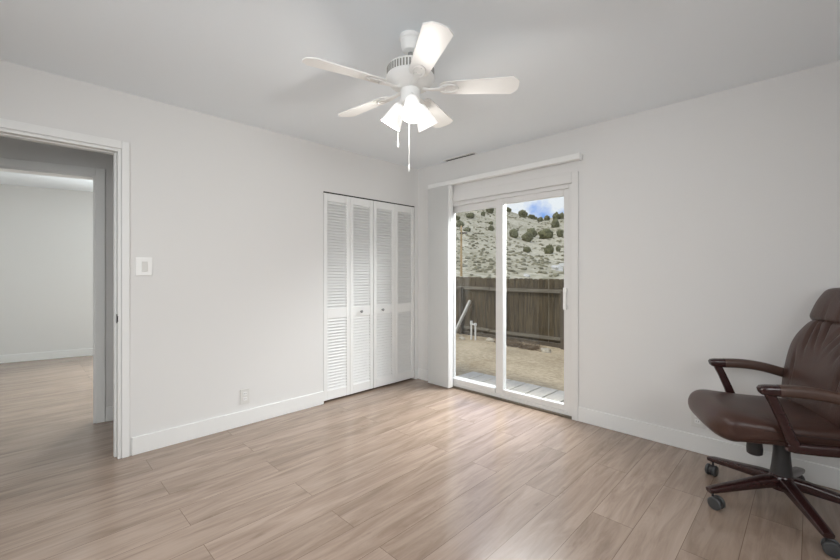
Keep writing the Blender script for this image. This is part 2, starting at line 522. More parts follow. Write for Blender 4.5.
bm = BM()
for lo, hi in (((FWU0, FARW + 0.02, 0.8), (FWU1, FARW + 0.08, 0.85)), ((FWU0, FARW + 0.02, 2.05), (FWU1, FARW + 0.08, 2.1)),
               ((FWU0, FARW + 0.02, 0.85), (FWU0 + 0.05, FARW + 0.08, 2.05)), ((FWU1 - 0.05, FARW + 0.02, 0.85), (FWU1, FARW + 0.08, 2.05))):
    add_box(bm, lo, hi, 0.004, HM)
obj('window_frame', bm, M['vinyl'], fw)
bm = BM(); add_box(bm, (FWU0 + 0.05, FARW + 0.047, 0.85), (FWU1 - 0.05, FARW + 0.053, 2.05), 0, HM)
obj('pane', bm, M['glass'], fw)
pw = HM @ Vector(((FWU0 + FWU1) / 2, FARW + 0.2, 1.45)); tw = HM @ Vector((0.0, 0.0, 0.3))
area('daylight_of_the_next_room', pw, tw, 0.6, 0.9, 138, (0.92, 0.97, 1.0))

# trims: baseboards and casings
BH = 0.122
def base(name, boxes, label, mx=None):
    return struct(name, boxes, M['trim'], label, 'baseboard', bev=0.004, mx=mx)
base('baseboard_left', [((0, DY1 + 0.058, 0), (0.014, CY0 - 0.002, BH))], 'white baseboard along the left wall between doorway and closet')
base('baseboard_corner', [((0, CY1 + 0.002, 0), (0.014, 0, BH)), ((0.014, -0.014, 0), (SX0 - 0.055, 0, BH))], 'short white baseboard in the corner behind the blinds')
base('baseboard_right', [((SX1 + 0.056, -0.014, 0), (XB, 0, BH))], 'white baseboard along the right wall behind the office chair')
base('baseboard_back', [((0, YB, 0), (XB, YB + 0.014, BH))], 'white baseboard along the wall behind the viewer')
base('baseboard_near', [((XB - 0.014, YB + 0.014, 0), (XB, -0.014, BH))], 'white baseboard along the side wall opposite the doorway')
base('baseboard_hall', [((0.066, -0.013, 0), (1.25, 0, BH))], 'short white baseboard on the shaded hallway wall', mx=HM)
base('baseboard_beyond', [((-2.2, FARW - 0.014, 0), (2.2, FARW, 0.11))], 'white baseboard along the far wall of the next room', mx=HM)

def casing_trim():
    w, th = 0.054, 0.014
    t = thing('trim_1', 'white door casing and jamb around the doorway on the left', 'door casing', kind='structure')
    bm = BM()
    for lo, hi in (((0, DY1 + 0.002, 0), (th, DY1 + w - 0.008, DZ + w)), ((0, DY0 - w, 0), (th, DY0 - 0.002, DZ + w)),
                   ((0, DY0 - 0.002, DZ + 0.002), (th, DY1 + 0.002, DZ + w))):
        add_box(bm, lo, hi, 0.004)
    obj('casing', bm, M['trim'], t)
    bm = BM()
    for lo, hi in (((-T - 0.005, DY1 - 0.018, 0), (0.005, DY1, DZ)), ((-T - 0.005, DY0, 0), (0.005, DY0 + 0.018, DZ)), ((-T - 0.005, DY0 + 0.018, DZ - 0.018), (0.005, DY1 - 0.018, DZ))):
        add_box(bm, lo, hi, 0.002)
    for lo, hi in (((-0.085, DY1 - 0.030, 0), (-0.045, DY1 - 0.018, DZ - 0.018)), ((-0.085, DY0 + 0.03, DZ - 0.024), (-0.045, DY1 - 0.030, DZ - 0.018))):
        add_box(bm, lo, hi, 0.002)
    obj('jamb', bm, M['trim'], t)
    bm = BM()
    add_box(bm, (-0.040, DY1 - 0.0205, 0.905), (-0.006, DY1 - 0.0175, 0.965), 0.001)
    add_box(bm, (-0.006, DY1 - 0.0215, 0.915), (0.009, DY1 - 0.0165, 0.955), 0.002)
    p = obj('strike_plate', bm, M['latch'], t); p['label'] = 'dark bronze strike plate'
    return t
casing_trim()
t2 = thing('trim_2', 'white casing around the opening between hallway and next room', 'door casing', kind='structure')
bm = BM()
for lo, hi in (((0, -0.016, 0), (0.064, 0, OZ + 0.064)), ((OU0 - 0.064, -0.016, 0), (OU0, 0, OZ + 0.064)), ((OU0, -0.016, OZ), (0, 0, OZ + 0.064))):
    add_box(bm, lo, hi, 0.004, HM)
obj('casing', bm, M['trim'], t2)
bm = BM()
for lo, hi in (((-0.016, -0.004, 0), (0, T + 0.004, OZ)), ((OU0, -0.004, 0), (OU0 + 0.016, T + 0.004, OZ)), ((OU0 + 0.016, -0.004, OZ - 0.016), (-0.016, T + 0.004, OZ))):
    add_box(bm, lo, hi, 0.002, HM)
obj('jamb', bm, M['trim'], t2)
# flat casing round the sliding door
struct('trim_3', [((SX1 + 0.001, -0.016, 0), (SX1 + 0.055, 0, SZ + 0.09)), ((SX0 - 0.055, -0.016, 0), (SX0 - 0.001, 0, SZ + 0.09)),
                  ((SX0 - 0.001, -0.016, SZ + 0.002), (SX1 + 0.001, 0, SZ + 0.09))], M['wall'], 'flat painted casing around the sliding glass door', 'door casing', bev=0.003)

# ------------------------------------------------------------------ sliding glass door
def sliding_door():
    d = thing('door_1', 'white framed sliding glass door to the back yard', 'sliding door', kind='structure')
    x0, x1, z1 = SX0 + 0.002, SX1 - 0.002, SZ - 0.002
    bm = BM()
    add_box(bm, (x0, 0.0, 0.03), (x0 + 0.03, 0.115, z1), 0.003)
    add_box(bm, (x1 - 0.028, 0.0, 0.03), (x1, 0.115, z1), 0.003)
    add_box(bm, (x0 + 0.03, 0.0, z1 - 0.035), (x1 - 0.028, 0.115, z1), 0.003)
    add_box(bm, (x0, 0.008, 0.018), (x1, 0.115, 0.05), 0.003)
    add_box(bm, (x0 + 0.03, 0.010, 0.05), (1.066, 0.063, 0.097), 0.003)
    obj('frame', bm, M['vinyl'], d)
    bm = BM()
    add_box(bm, (x0, -0.012, 0.0), (x1, 0.118, 0.018), 0.003)
    s = obj('threshold', bm, M['sill'], d); s['label'] = 'threshold toned dark for the shadow under the door track'
    def sash(name, xa, xb, ya, yb, st_l, st_r, zb, zt, rb, rt):
        bm = BM()
        add_box(bm, (xa, ya, zb), (xa + st_l, yb, zt), 0.004)
        add_box(bm, (xb - st_r, ya, zb), (xb, yb, zt), 0.004)
        add_box(bm, (xa + st_l, ya, zb), (xb - st_r, yb, zb + rb), 0.004)
        add_box(bm, (xa + st_l, ya, zt - rt), (xb - st_r, yb, zt), 0.004)
        o = obj(name, bm, M['vinyl'], d)
        bm = BM()
        ym = ya + (yb - ya) * 0.45
        add_box(bm, (xa + st_l - 0.004, ym - 0.004, zb + rb - 0.004), (xb - st_r + 0.004, ym + 0.004, zt - rt + 0.004))
        obj('glass_pane', bm, M['glass'], o)
        return o
    sash('fixed_panel', x0 + 0.03, 1.135, 0.064, 0.106, 0.07, 0.06, 0.05, z1 - 0.035, 0.045, 0.065)
    sl = sash('sliding_panel', 1.070, x1 - 0.028, 0.016, 0.058, 0.082, 0.052, 0.05, z1 - 0.035, 0.050, 0.056)
    bm = BM()
    hx = 1.787
    add_box(bm, (hx - 0.014, -0.014, 0.925), (hx + 0.014, -0.002, 1.115), 0.005)
    add_box(bm, (hx - 0.014, -0.002, 0.93), (hx + 0.014, 0.016, 0.965), 0.004)
    add_box(bm, (hx - 0.014, -0.002, 1.075), (hx + 0.014, 0.016, 1.11), 0.004)
    obj('handle', bm, M['plastic'], sl)
    return d
sliding_door()

# ------------------------------------------------------------------ bifold louvered closet doors
def leaf(name, parent, y0, y1, xo0, xo1):
    """one louvered leaf between (xo0,y0) and (xo1,y1); slats stay in its mesh"""
    a, b = Vector((xo0, y0, 0)), Vector((xo1, y1, 0))
    L = (b - a).length
    ang = math.atan2(b.y - a.y, b.x - a.x)
    mx = Matrix.Translation(a) @ Matrix.Rotation(ang, 4, 'Z')
    g = 0.0022
    z0, z1 = 0.020, CZ - 0.012
    st = 0.042
    bm = BM()
    add_box(bm, (g, 0.0, z0), (st, 0.027, z1), 0.002, mx, 1)
    add_box(bm, (L - st, 0.0, z0), (L - g, 0.027, z1), 0.002, mx, 1)
    zr = 0.845
    for za, zb in ((z0, z0 + 0.085), (zr - 0.045, zr + 0.045), (z1 - 0.075, z1)):
        add_box(bm, (st, 0.002, za), (L - st, 0.025, zb), 0.002, mx, 1)
    for za, zb in ((z0 + 0.085, zr - 0.045), (zr + 0.045, z1 - 0.075)):
        n = int(round((zb - za) / 0.0285))
        for k in range(n):
            zc = za + (k + 0.5) * (zb - za) / n
            r = Matrix.Translation((L / 2, 0.0135, zc)) @ Matrix.Rotation(R(52), 4, 'X')
            add_box(bm, (-(L / 2 - st), -0.0165, -0.003), ((L / 2 - st), 0.0165, 0.003), 0, mx @ r)
    return obj(name, bm, M['louver'], parent)

def bifold(name, ya, ym, yb, knob_y, label):
    d = thing(name, label, 'closet door', kind='structure')
    xf = -0.030; fold = 0.004
    # local y of a leaf points into the closet after the turn (leaf runs along +y, thickness to -x)
    leaf('door_leaf', d, ya, ym, -0.006, -0.006 + fold)
    leaf('door_leaf', d, ym, yb, -0.006 + fold, -0.006)
    bm = BM()
    mx = Matrix.Translation((-0.003, knob_y, 0.845)) @ Matrix.Rotation(R(90), 4, 'Y')
    add_lathe(bm, [(0.006, 0), (0.006, 0.012), (0.013, 0.018), (0.015, 0.025), (0.011, 0.031), (0.003, 0.033)], 20, mx)
    k = obj('knob', bm, M['nickel'], d, 40)
    k['label'] = 'small grey knob'
c0, c1 = CY0 + 0.006, CY1 - 0.006
q = (c1 - c0) / 4
bifold('door_2', c0, c0 + q, c0 + 2 * q - 0.002, -0.835, 'white louvered bifold closet door, the pair nearer the doorway')
bifold('door_3', c0 + 2 * q + 0.002, c0 + 3 * q, c1, -0.55, 'white louvered bifold closet door, the pair next to the corner')
bm = BM(); add_box(bm, (-0.045, CY0, CZ - 0.010), (-0.008, CY1, CZ), 0.0)  # dark strip fills the gap over the doors
tag(obj('trim_4', bm, M['dark']), 'dark strip in the gap above the louvered closet doors', 'door track', None, 'structure')

# ------------------------------------------------------------------ wall plates
def plate_boxes(y, z, hw, hh):
    return (0.0, y - hw, z - hh), (0.006, y + hw, z + hh)
sw = thing('light_switch', 'white wall switch on the left wall beside the doorway', 'light switch', (0, -2.694, 1.287))
bm = BM(); add_box(bm, (0, -0.048, -0.063), (0.010, 0.048, 0.063), 0.002); obj('plate', bm, M['plastic'], sw)
bm = BM(); add_box(bm, (0.008, -0.014, -0.036), (0.0145, 0.020, 0.034), 0.002); obj('rocker', bm, M['outlet'], sw)

def outlet(loc, rz, label):
    o = thing('wall_outlet', label, 'outlet', loc, rz, None)
    bm = BM(); add_box(bm, (0, -0.0375, -0.060), (0.008, 0.0375, 0.060), 0.002); obj('plate', bm, M['outlet'], o)
    for s in (-1, 1):
        bm = BM()
        add_box(bm, (0.005, -0.017, s * 0.021 - 0.015), (0.0098, 0.017, s * 0.021 + 0.015), 0.003)
        r = obj('socket', bm, M['trim'], o)
        bm = BM()
        for dy in (-0.007, 0.007): add_box(bm, (0.0097, dy - 0.001, s * 0.021 - 0.002), (0.0101, dy + 0.001, s * 0.021 + 0.007))
        obj('slots', bm, M['dark'], r)
    return o
outlet((0, -2.006, 0.235), 0, 'white wall outlet low on the left wall above the baseboard')
outlet((2.735, 0, 0.235), R(-90), 'white wall outlet low on the right wall, half hidden behind the chair seat')

# ------------------------------------------------------------------ ceiling register by the right wall
v = thing('ceiling_vent', 'thin metal air vent at the ceiling edge above the sliding door', 'vent', (0.665, -0.050, H))
bm = BM()
for lo, hi in (((-0.21, -0.034, -0.006), (0.21, -0.026, 0)), ((-0.21, 0.026, -0.006), (0.21, 0.034, 0)), ((-0.21, -0.026, -0.006), (-0.195, 0.026, 0)), ((0.195, -0.026, -0.006), (0.21, 0.026, 0))):
    add_box(bm, lo, hi, 0.001)
obj('frame', bm, M['trim'], v)
bm = BM(); add_box(bm, (-0.195, -0.026, -0.003), (0.195, 0.026, -0.001)); obj('opening', bm, M['dark'], v)
bm = BM()
add_box(bm, (-0.195, -0.009, -0.001), (0.195, 0.009, 0.001), 0, Matrix.Translation((0, -0.014, -0.006)) @ Matrix.Rotation(R(12), 4, 'X'))
obj('slat', bm, M['trim'], v)

# ------------------------------------------------------------------ vertical blinds stacked open at the left of the sliding door
vb = thing('vertical_blind', 'white vertical blind drawn to the left of the sliding door', 'blinds', (0, 0, 0))
bm = BM(); add_box(bm, (0.240, -0.082, 2.180), (1.937, -0.018, 2.226), 0.004); obj('headrail', bm, M['vane'], vb)
for x in (0.5, 1.2, 1.8):
    bm = BM(); add_box(bm, (x - 0.02, -0.018, 2.19), (x + 0.02, 0.0, 2.222), 0.002); obj('bracket', bm, M['vinyl'], vb)
bm = BM(); add_box(bm, (1.937, -0.084, 2.177), (1.943, -0.016, 2.229), 0.001); obj('end_cap', bm, M['plastic'], vb)
NV = 22
for k in range(NV):
    x = 0.252 + k * (0.548 - 0.252) / (NV - 1)
    bm = BM()
    a, b, w = [], [], 0.078
    outl = []
    n = 6
    yc = -0.0585 if k > 0 else -0.0585
    for i in range(n + 1):
        t = i / n * 2 - 1
        outl.append((x + 0.004 * (1 - t * t), yc + t * w / 2 * 0.98))
    back = [(px + 0.0012, py) for px, py in reversed(outl)]
    add_prism(bm, outl + back, 0.016, 2.176)
    add_box(bm, (x - 0.002, yc - 0.006, 2.172), (x + 0.004, yc + 0.006, 2.184))
    obj('vane', bm, M['vane'], vb, 50)
bm = BM()
add_tube(bm, [(0.556, -0.060, 2.178), (0.559, -0.072, 1.6), (0.559, -0.072, 1.02)], 0.0028, 8)
obj('wand', bm, M['plastic'], vb, 60)

# ------------------------------------------------------------------ ceiling fan
FC = Vector((1.828, -1.890, 0))
def ceiling_fan():
    f = thing('ceiling_fan', 'white five-blade ceiling fan with three lit glass shades', 'ceiling fan', (FC.x, FC.y, H))
    Z = lambda z: z - H
    bm = BM()
    add_lathe(bm, [(0.056, 0.0), (0.056, Z(2.440)), (0.050, Z(2.434)), (0.048, Z(2.40)), (0.040, Z(2.382)), (0.022, Z(2.374))], 36)
    obj('canopy', bm, M['fan'], f, 35)
    bm = BM()
    add_lathe(bm, [(0.012, Z(2.376)), (0.012, Z(2.318)), (0.02, Z(2.316)), (0.02, Z(2.308))], 20)
    obj('downrod', bm, M['nickel'], f, 40)
    bm = BM()
    add_lathe(bm, [(0.03, Z(2.318)), (0.085, Z(2.312)), (0.112, Z(2.302)), (0.120, Z(2.292)), (0.120, Z(2.248)), (0.126, Z(2.243)), (0.126, Z(2.236)),
                   (0.119, Z(2.226)), (0.104, Z(2.206)), (0.080, Z(2.190)), (0.055, Z(2.183))], 48)
    mh = obj('motor_housing', bm, M['fan'], f, 35)
    bm = BM()
    for i in range(48):
        a = 2 * PI * i / 48
        add_box(bm, (0.1190, -0.0045, Z(2.252)), (0.1215, 0.0045, Z(2.288)), 0, Matrix.Rotation(a, 4, 'Z'))
    vb_ = obj('vent_slots', bm, M['fan_band'], mh); vb_['label'] = 'grey vent slots round the motor'
    bm = BM()
    add_lathe(bm, [(0.050, Z(2.186)), (0.052, Z(2.172)), (0.050, Z(2.166)), (0.050, Z(2.128)), (0.048, Z(2.114)), (0.030, Z(2.104)), (0.012, Z(2.098)), (0.008, Z(2.09))], 36)
    obj('switch_housing', bm, M['fan'], f, 35)
    zb = 2.188
    for k in range(5):
        ang = R(40 + 72 * k)
        mrot = Matrix.Rotation(ang, 4, 'Z')
        tilt = Matrix.Rotation(R(-12), 4, 'X')
        mx = mrot @ Matrix.Translation((0, 0, Z(zb))) @ tilt
        bm = BM()
        w0, w1, r0, r1, ch = 0.046, 0.064, 0.150, 0.545, 0.030
        out = [(r0, -w0 + 0.016), (r0 + 0.022, -w0), (r1 - ch, -w1), (r1, -w1 + ch), (r1 + 0.004, 0), (r1, w1 - ch), (r1 - ch, w1), (r0 + 0.022, w0), (r0, w0 - 0.016)]
        vs = add_prism(bm, out, -0.003, 0.003, mx)
        bl = obj('blade', bm, M['blade'], f)
        bm = BM()
        # blade iron: arm from the motor to a rounded plate with a raised ring under the blade
        add_tube(bm, [mrot @ Vector((0.060, 0, Z(2.188))), mrot @ Vector((0.100, 0, Z(2.181))), mrot @ Vector((0.150, 0, Z(2.181))), mrot @ Vector((0.170, 0, Z(2.181)))],
                 [(0.016, 0.006), (0.012, 0.005), (0.020, 0.004), (0.022, 0.003)], 12, side=mrot @ Vector((0, 1, 0)))
        ring = [mx @ Vector((0.195 + 0.050 * math.cos(t), 0.028 * math.sin(t), -0.006)) for t in [2 * PI * i / 28 for i in range(29)]]
        add_tube(bm, ring, 0.0035, 8, cap=False)
        plate = [(0.195 + 0.049 * math.cos(2 * PI * i / 28), 0.027 * math.sin(2 * PI * i / 28)) for i in range(28)]
        add_prism(bm, plate, -0.0055, -0.003, mx)
        for px, py in ((0.178, 0.012), (0.178, -0.012), (0.225, 0)):
            add_lathe(bm, [(0.005, -0.009), (0.005, -0.005)], 10, mx @ Matrix.Translation((px, py, 0)))
        obj('blade_iron', bm, M['fan'], bl, 40)
    # three lights: one turned to the camera, two to the sides
    face = math.atan2(CAM.y - FC.y, CAM.x - FC.x)
    for k in range(3):
        a = face + R(6) + k * 2 * PI / 3
        mrot = Matrix.Rotation(a, 4, 'Z')
        tl = R(33)                                  # tilt of the shade axis outwards from straight down
        d = mrot @ Vector((math.sin(tl), 0, -math.cos(tl)))
        p0 = mrot @ Vector((0.040, 0, Z(2.135)))
        mx = Matrix.Translation(p0) @ d.to_track_quat('Z', 'Y').to_matrix().to_4x4()
        bm = BM()
        add_lathe(bm, [(0.016, -0.015), (0.018, 0.02), (0.026, 0.026), (0.026, 0.040)], 24, mx)
        h = obj('lamp_holder', bm, M['fan'], f, 40)
        bm = BM()
        prof = [(0.025, 0.026), (0.030, 0.034), (0.037, 0.060), (0.046, 0.100), (0.056, 0.140), (0.0575, 0.1405), (0.0545, 0.138), (0.0445, 0.100), (0.0355, 0.062), (0.028, 0.036), (0.023, 0.028)]
        add_lathe(bm, prof, 36, mx, cap=False)
        sh = obj('lamp_shade', bm, M['shade'], f, 50); sh['label'] = 'lit white glass shade'
        bm = BM()
        add_lathe(bm, [(0.012, 0.035), (0.013, 0.055), (0.024, 0.075), (0.029, 0.092), (0.024, 0.110), (0.012, 0.119), (0.002, 0.121)], 20, mx)
        obj('bulb', bm, M['bulb'], sh, 60)
        l = bpy.data.lights.new('fan_lamp', 'POINT'); l.energy = 4.0 if k == 0 else 6.8; l.shadow_soft_size = 0.03; l.color = (1, 0.97, 0.93)
        lo = bpy.data.objects.new('fan_lamp', l); lo.location = FC + Vector((0, 0, H)) + p0 + d * 0.150; COL.objects.link(lo)
    # pull chains
    right = Vector((math.cos(YAW), math.sin(YAW), 0)); fwdv = Vector((-math.sin(YAW), math.cos(YAW), 0))
    for off, dep, z0, z1, nm in ((-0.006, -0.050, 2.12, 1.752, 'a'), (-0.064, -0.010, 2.12, 1.885, 'b')):
        p = right * off + fwdv * dep
        bm = BM()
        add_tube(bm, [(p.x, p.y, Z(z0)), (p.x, p.y, Z(z1 + 0.03))], 0.0014, 8)
        for i in range(int((z0 - z1 - 0.03) / 0.012)):
            add_lathe(bm, [(0.0005, -0.0035), (0.0024, 0), (0.0005, 0.0035)], 8, Matrix.Translation((p.x, p.y, Z(z0 - i * 0.012))))
        c = obj('pull_chain', bm, M['fan'], f)
        bm = BM()
        add_lathe(bm, [(0.002, 0.034), (0.004, 0.03), (0.0048, 0.012), (0.0055, 0.004), (0.003, 0)], 14, Matrix.Translation((p.x, p.y, Z(z1))))
        obj('pull_knob', bm, M['fan'], c, 40)
    return f
ceiling_fan()

# ------------------------------------------------------------------ office chair
TH = R(-153.3)
def sgp(c, p): return math.copysign(abs(c) ** p, c)

def cushion(bm, path, hw, ht, n=64, seg=72, pw=3.2, ends=4.0, deform=None, endspan=0.12, nar=0.22):
    """leather cushion: a squarish section (half width hw(t), half thickness ht(t)) swept along path (x fwd, z up) with rounded ends"""
    pts = smooth_path([(p[0], 0, p[1]) for p in path], 16)
    ln = [0]
    for a, b in zip(pts, pts[1:]): ln.append(ln[-1] + (b - a).length)
    tot = ln[-1]
    def at(s):
        s = max(0, min(tot, s))
        for i in range(len(ln) - 1):
            if ln[i + 1] >= s - 1e-9:
                k = (s - ln[i]) / max(1e-9, ln[i + 1] - ln[i])
                return pts[i].lerp(pts[i + 1], k)
        return pts[-1]
    rings = []
    for k in range(n + 1):
        t = 0.5 - 0.5 * math.cos(PI * k / n)
        t = 0.35 * t + 0.65 * (k / n) if 0 < k < n else t
        e = min(t, 1 - t) / endspan
        sc = 1.0 if e >= 1 else max(0.02, (1 - (1 - e) ** 2.1) ** (1 / 2.1))
        p = at(t * tot)
        d = (at(t * tot + 0.004) - at(t * tot - 0.004)).normalized()
        nrm = Vector((0, 1, 0)).cross(d).normalized()      # upward / forward face of the cushion
        ring = []
        for i in range(seg):
            a = 2 * PI * i / seg
            q = math.cos(a)
            x = q * hw(t); y = math.copysign(max(0.0, 1 - abs(q) ** pw) ** (1 / pw), math.sin(a)) * ht(t)
            if i in (0, seg // 2): y = 0.0
            x *= (1 - nar + nar * sc) if sc > 0.03 else (1 - nar) * 0.9
            y *= sc
            if deform: x, y = deform(t, x, y, hw(t), ht(t))
            ring.append(bm.verts.new(p + Vector((0, 1, 0)) * x + nrm * y))
        rings.append(ring)
    for a, b in zip(rings, rings[1:]):
        for i in range(seg):
            j = (i + 1) % seg
            bm.faces.new((a[i], a[j], b[j], b[i]))
    bm.faces.new(list(reversed(rings[0]))); bm.faces.new(rings[-1])

def office_chair():
    c = thing('office_chair', 'brown leather executive office chair with mahogany arms by the right wall', 'office chair', (3.183, -0.465, 0), TH)
    # --- seat cushion: runs from the back (t=0) to the waterfall front (t=1)
    def seat_def(t, x, y, hw, ht):
        u = x / hw
        if y > 0:
            y *= 1 - 0.10 * math.exp(-(u / 0.55) ** 2) * math.exp(-((t - 0.45) / 0.28) ** 2)
            for l0, k, w, a, c0, cw in ((-0.05, 0.10, 0.010, 0.006, 0.5, 0.22), (0.09, -0.05, 0.010, 0.006, 0.55, 0.25), (0.17, 0.02, 0.008, 0.005, 0.62, 0.2), (-0.14, 0.02, 0.010, 0.005, 0.6, 0.25)):
                y -= a * math.exp(-((x - l0 - k * (t - 0.5)) / w) ** 2) * math.exp(-((t - c0) / cw) ** 2)
        return x, y
    bm = BM()
    cushion(bm, [(-0.25, 0.475), (-0.05, 0.475), (0.12, 0.475), (0.23, 0.472), (0.30, 0.467), (0.383, 0.450)], lambda t: 0.250 + 0.024 * math.sin(PI * min(1, t * 0.9)),
            lambda t: 0.063 + 0.025 * math.exp(-((t - 0.88) / 0.2) ** 2), deform=seat_def, pw=3.3, n=110, seg=200, endspan=0.16, nar=0.55)
    obj('seat', bm, M['leather'], c, 180)
    bm = BM()
    # padded lower edge below the cushion
    cushion(bm, [(-0.24, 0.430), (0.1, 0.428), (0.26, 0.426), (0.325, 0.428)], lambda t: 0.252, lambda t: 0.028, n=40, seg=48, pw=3.5, endspan=0.1)
    sb = obj('seat_base', bm, M['leather'], c, 180)
    for s in (-1, 1):
        bm = BM()
        add_tube(bm, smooth_path([(-0.22, s * 0.266, 0.478), (0.0, s * 0.272, 0.478), (0.17, s * 0.270, 0.486), (0.245, s * 0.262, 0.468), (0.285, s * 0.255, 0.425)], 6), 0.0035, 8)
        obj('piping', bm, M['seam'], c, 60)
    # --- backrest
    def back_def(t, x, y, hw, ht):
        u = x / hw
        if y > 0:                                   # front face
            y *= 1 - 0.12 * math.exp(-(u / 0.5) ** 2) * math.exp(-((t - 0.62) / 0.2) ** 2)
            for l0, k, w, a, c0, cw in ((-0.16, 0.16, 0.009, 0.014, 0.80, 0.14), (-0.115, 0.30, 0.008, 0.012, 0.82, 0.12), (-0.05, 0.22, 0.010, 0.012, 0.84, 0.12),
                                        (0.05, -0.22, 0.010, 0.012, 0.84, 0.12), (0.115, -0.30, 0.008, 0.012, 0.82, 0.12), (0.16, -0.16, 0.009, 0.014, 0.80, 0.14),
                                        (-0.20, 0.05, 0.008, 0.010, 0.45, 0.12), (0.20, -0.05, 0.008, 0.010, 0.45, 0.12)):
                y -= 1.7 * a * math.exp(-((x - l0 + k * (t - 0.85)) / (1.3 * w)) ** 2) * math.exp(-((t - c0) / cw) ** 2)
        return x, y
    bm = BM()
    cushion(bm, [(-0.175, 0.455), (-0.185, 0.55), (-0.205, 0.68), (-0.236, 0.82), (-0.292, 0.925), (-0.325, 0.98)],
            lambda t: 0.298 + 0.030 * math.sin(PI * min(1, 0.15 + t * 0.75)) - 0.02 * max(0, t - 0.75) / 0.25,
            lambda t: 0.080 + 0.008 * math.sin(PI * t), deform=back_def, pw=3.2, n=110, seg=240, endspan=0.14)
    obj('backrest', bm, M['leather'], c, 180)
    def head_def(t, x, y, hw, ht):
        if y > 0:
            for l0 in (-0.12, 0.0, 0.12):
                y -= 0.008 * math.exp(-((x - l0) / 0.010) ** 2) * math.exp(-((t - 0.25) / 0.25) ** 2)
        return x, y
    bm = BM()
    cushion(bm, [(-0.312, 0.948), (-0.325, 0.995), (-0.348, 1.055), (-0.380, 1.105), (-0.400, 1.130)], lambda t: 0.318 - 0.012 * t, lambda t: 0.090, deform=head_def, pw=3.4, n=60, seg=180, endspan=0.20, nar=0.05)
    obj('headrest', bm, M['leather'], c, 180)
    # back shell
    bm = BM()
    cushion(bm, [(-0.235, 0.43), (-0.262, 0.60), (-0.300, 0.80), (-0.370, 0.96), (-0.420, 1.05)], lambda t: 0.225, lambda t: 0.030, n=40, seg=40, pw=3.0)
    obj('back_shell', bm, M['leather'], c, 180)
    # --- arms: slanting front strut, top rail with a leather pad, lower rail along the seat
    for s in (-1, 1):
        y = s * 0.302
        bm = BM()
        loop = [(0.085, y, 0.436), (0.102, y, 0.470), (0.130, y, 0.545), (0.160, y, 0.620), (0.190, y, 0.684)]
        add_tube(bm, loop, [(0.016, 0.024), (0.016, 0.023), (0.016, 0.021), (0.017, 0.020), (0.019, 0.020)], 20, power=3.6, side=(0, 1, 0))
        tip = [(0.224, y, 0.686), (0.217, y, 0.688), (0.195, y, 0.689), (0.150, y, 0.690)]
        add_tube(bm, tip, [(0.022, 0.014), (0.026, 0.021), (0.028, 0.025), (0.0275, 0.026)], 20, power=3.2, side=(0, 1, 0))
        low = [(0.118, y, 0.432), (0.09, y, 0.430), (0.0, y, 0.430), (-0.10, y, 0.434), (-0.215, y, 0.445)]
        add_tube(bm, low, [(0.014, 0.017), (0.016, 0.023), (0.016, 0.024), (0.016, 0.024), (0.015, 0.022)], 20, power=3.6, side=(0, 1, 0))
        for xb in (0.03, -0.13):                        # lugs bolted to the seat
            add_box(bm, (xb - 0.02, min(y, y - s * 0.06), 0.418), (xb + 0.02, max(y, y - s * 0.06), 0.442), 0.004)
        arm = obj('armrest', bm, M['mahogany'], c, 45)
        bm = BM()
        top = smooth_path([(0.150, y, 0.690), (0.06, y, 0.692), (-0.04, y, 0.681), (-0.13, y, 0.658), (-0.215, y, 0.634)], 6)
        add_tube(bm, top, [(0.029 - 0.003 * abs(i / (len(top) - 1) - 0.3), 0.027) for i in range(len(top))], 24, power=2.8, side=(0, 1, 0))
        p = obj('arm_pad', bm, M['pad'], arm, 60); p['label'] = 'brown leather arm pad'
    # --- mechanism, tension knob, column
    bm = BM()
    add_box(bm, (-0.13, -0.09, 0.365), (0.15, 0.09, 0.405), 0.012)
    obj('tilt_mechanism', bm, M['blackplastic'], c, 40)
    bm = BM()
    add_lathe(bm, [(0.020, 0.368), (0.022, 0.345), (0.032, 0.338), (0.036, 0.300), (0.034, 0.272), (0.026, 0.266)], 24, Matrix.Translation((0.118, 0, 0)))
    obj('tension_knob', bm, M['blackplastic'], c, 40)
    bm = BM()
    add_tube(bm, [(-0.02, -0.06, 0.385), (-0.02, -0.20, 0.378), (-0.02, -0.27, 0.372)], 0.006, 10)
    add_tube(bm, [(-0.02, -0.255, 0.373), (-0.02, -0.325, 0.366)], [(0.012, 0.007), (0.010, 0.005)], 12)
    obj('height_lever', bm, M['blackplastic'], c, 50)
    bm = BM()
    add_lathe(bm, [(0.046, 0.172), (0.046, 0.19), (0.041, 0.23), (0.036, 0.29), (0.034, 0.34), (0.030, 0.372)], 28)
    obj('gas_column', bm, M['blackplastic'], c, 40)
    # --- five-star base with casters
    bm = BM()
    add_lathe(bm, [(0.030, 0.098), (0.052, 0.104), (0.056, 0.13), (0.054, 0.168), (0.046, 0.180)], 28)
    hub = obj('base_hub', bm, M['mahogany'], c, 40)
    RL = 0.362
    for k in range(5):
        a = R(-136 + 72 * k) - TH
        d = Vector((math.cos(a), math.sin(a), 0)); sd = Vector((-d.y, d.x, 0))
        bm = BM()
        add_tube(bm, [d * 0.02 + Vector((0, 0, 0.145)), d * 0.10 + Vector((0, 0, 0.137)), d * 0.22 + Vector((0, 0, 0.117)), d * (RL - 0.005) + Vector((0, 0, 0.094)), d * (RL + 0.022) + Vector((0, 0, 0.089))],
                 [(0.034, 0.030), (0.029, 0.028), (0.025, 0.022), (0.023, 0.016), (0.021, 0.012)], 20, power=3.6, side=sd)
        leg = obj('leg', bm, M['mahogany'], c, 45)
        # twin-wheel caster
        p = d * RL
        sw_ = [R(25), R(-20), R(70), R(-35), R(15)][k] + a + R(90)
        wd = Vector((math.cos(sw_), math.sin(sw_), 0)); ax = Vector((-wd.y, wd.x, 0))
        cc = p + wd * 0.018 + Vector((0, 0, 0.0325))
        bm = BM()
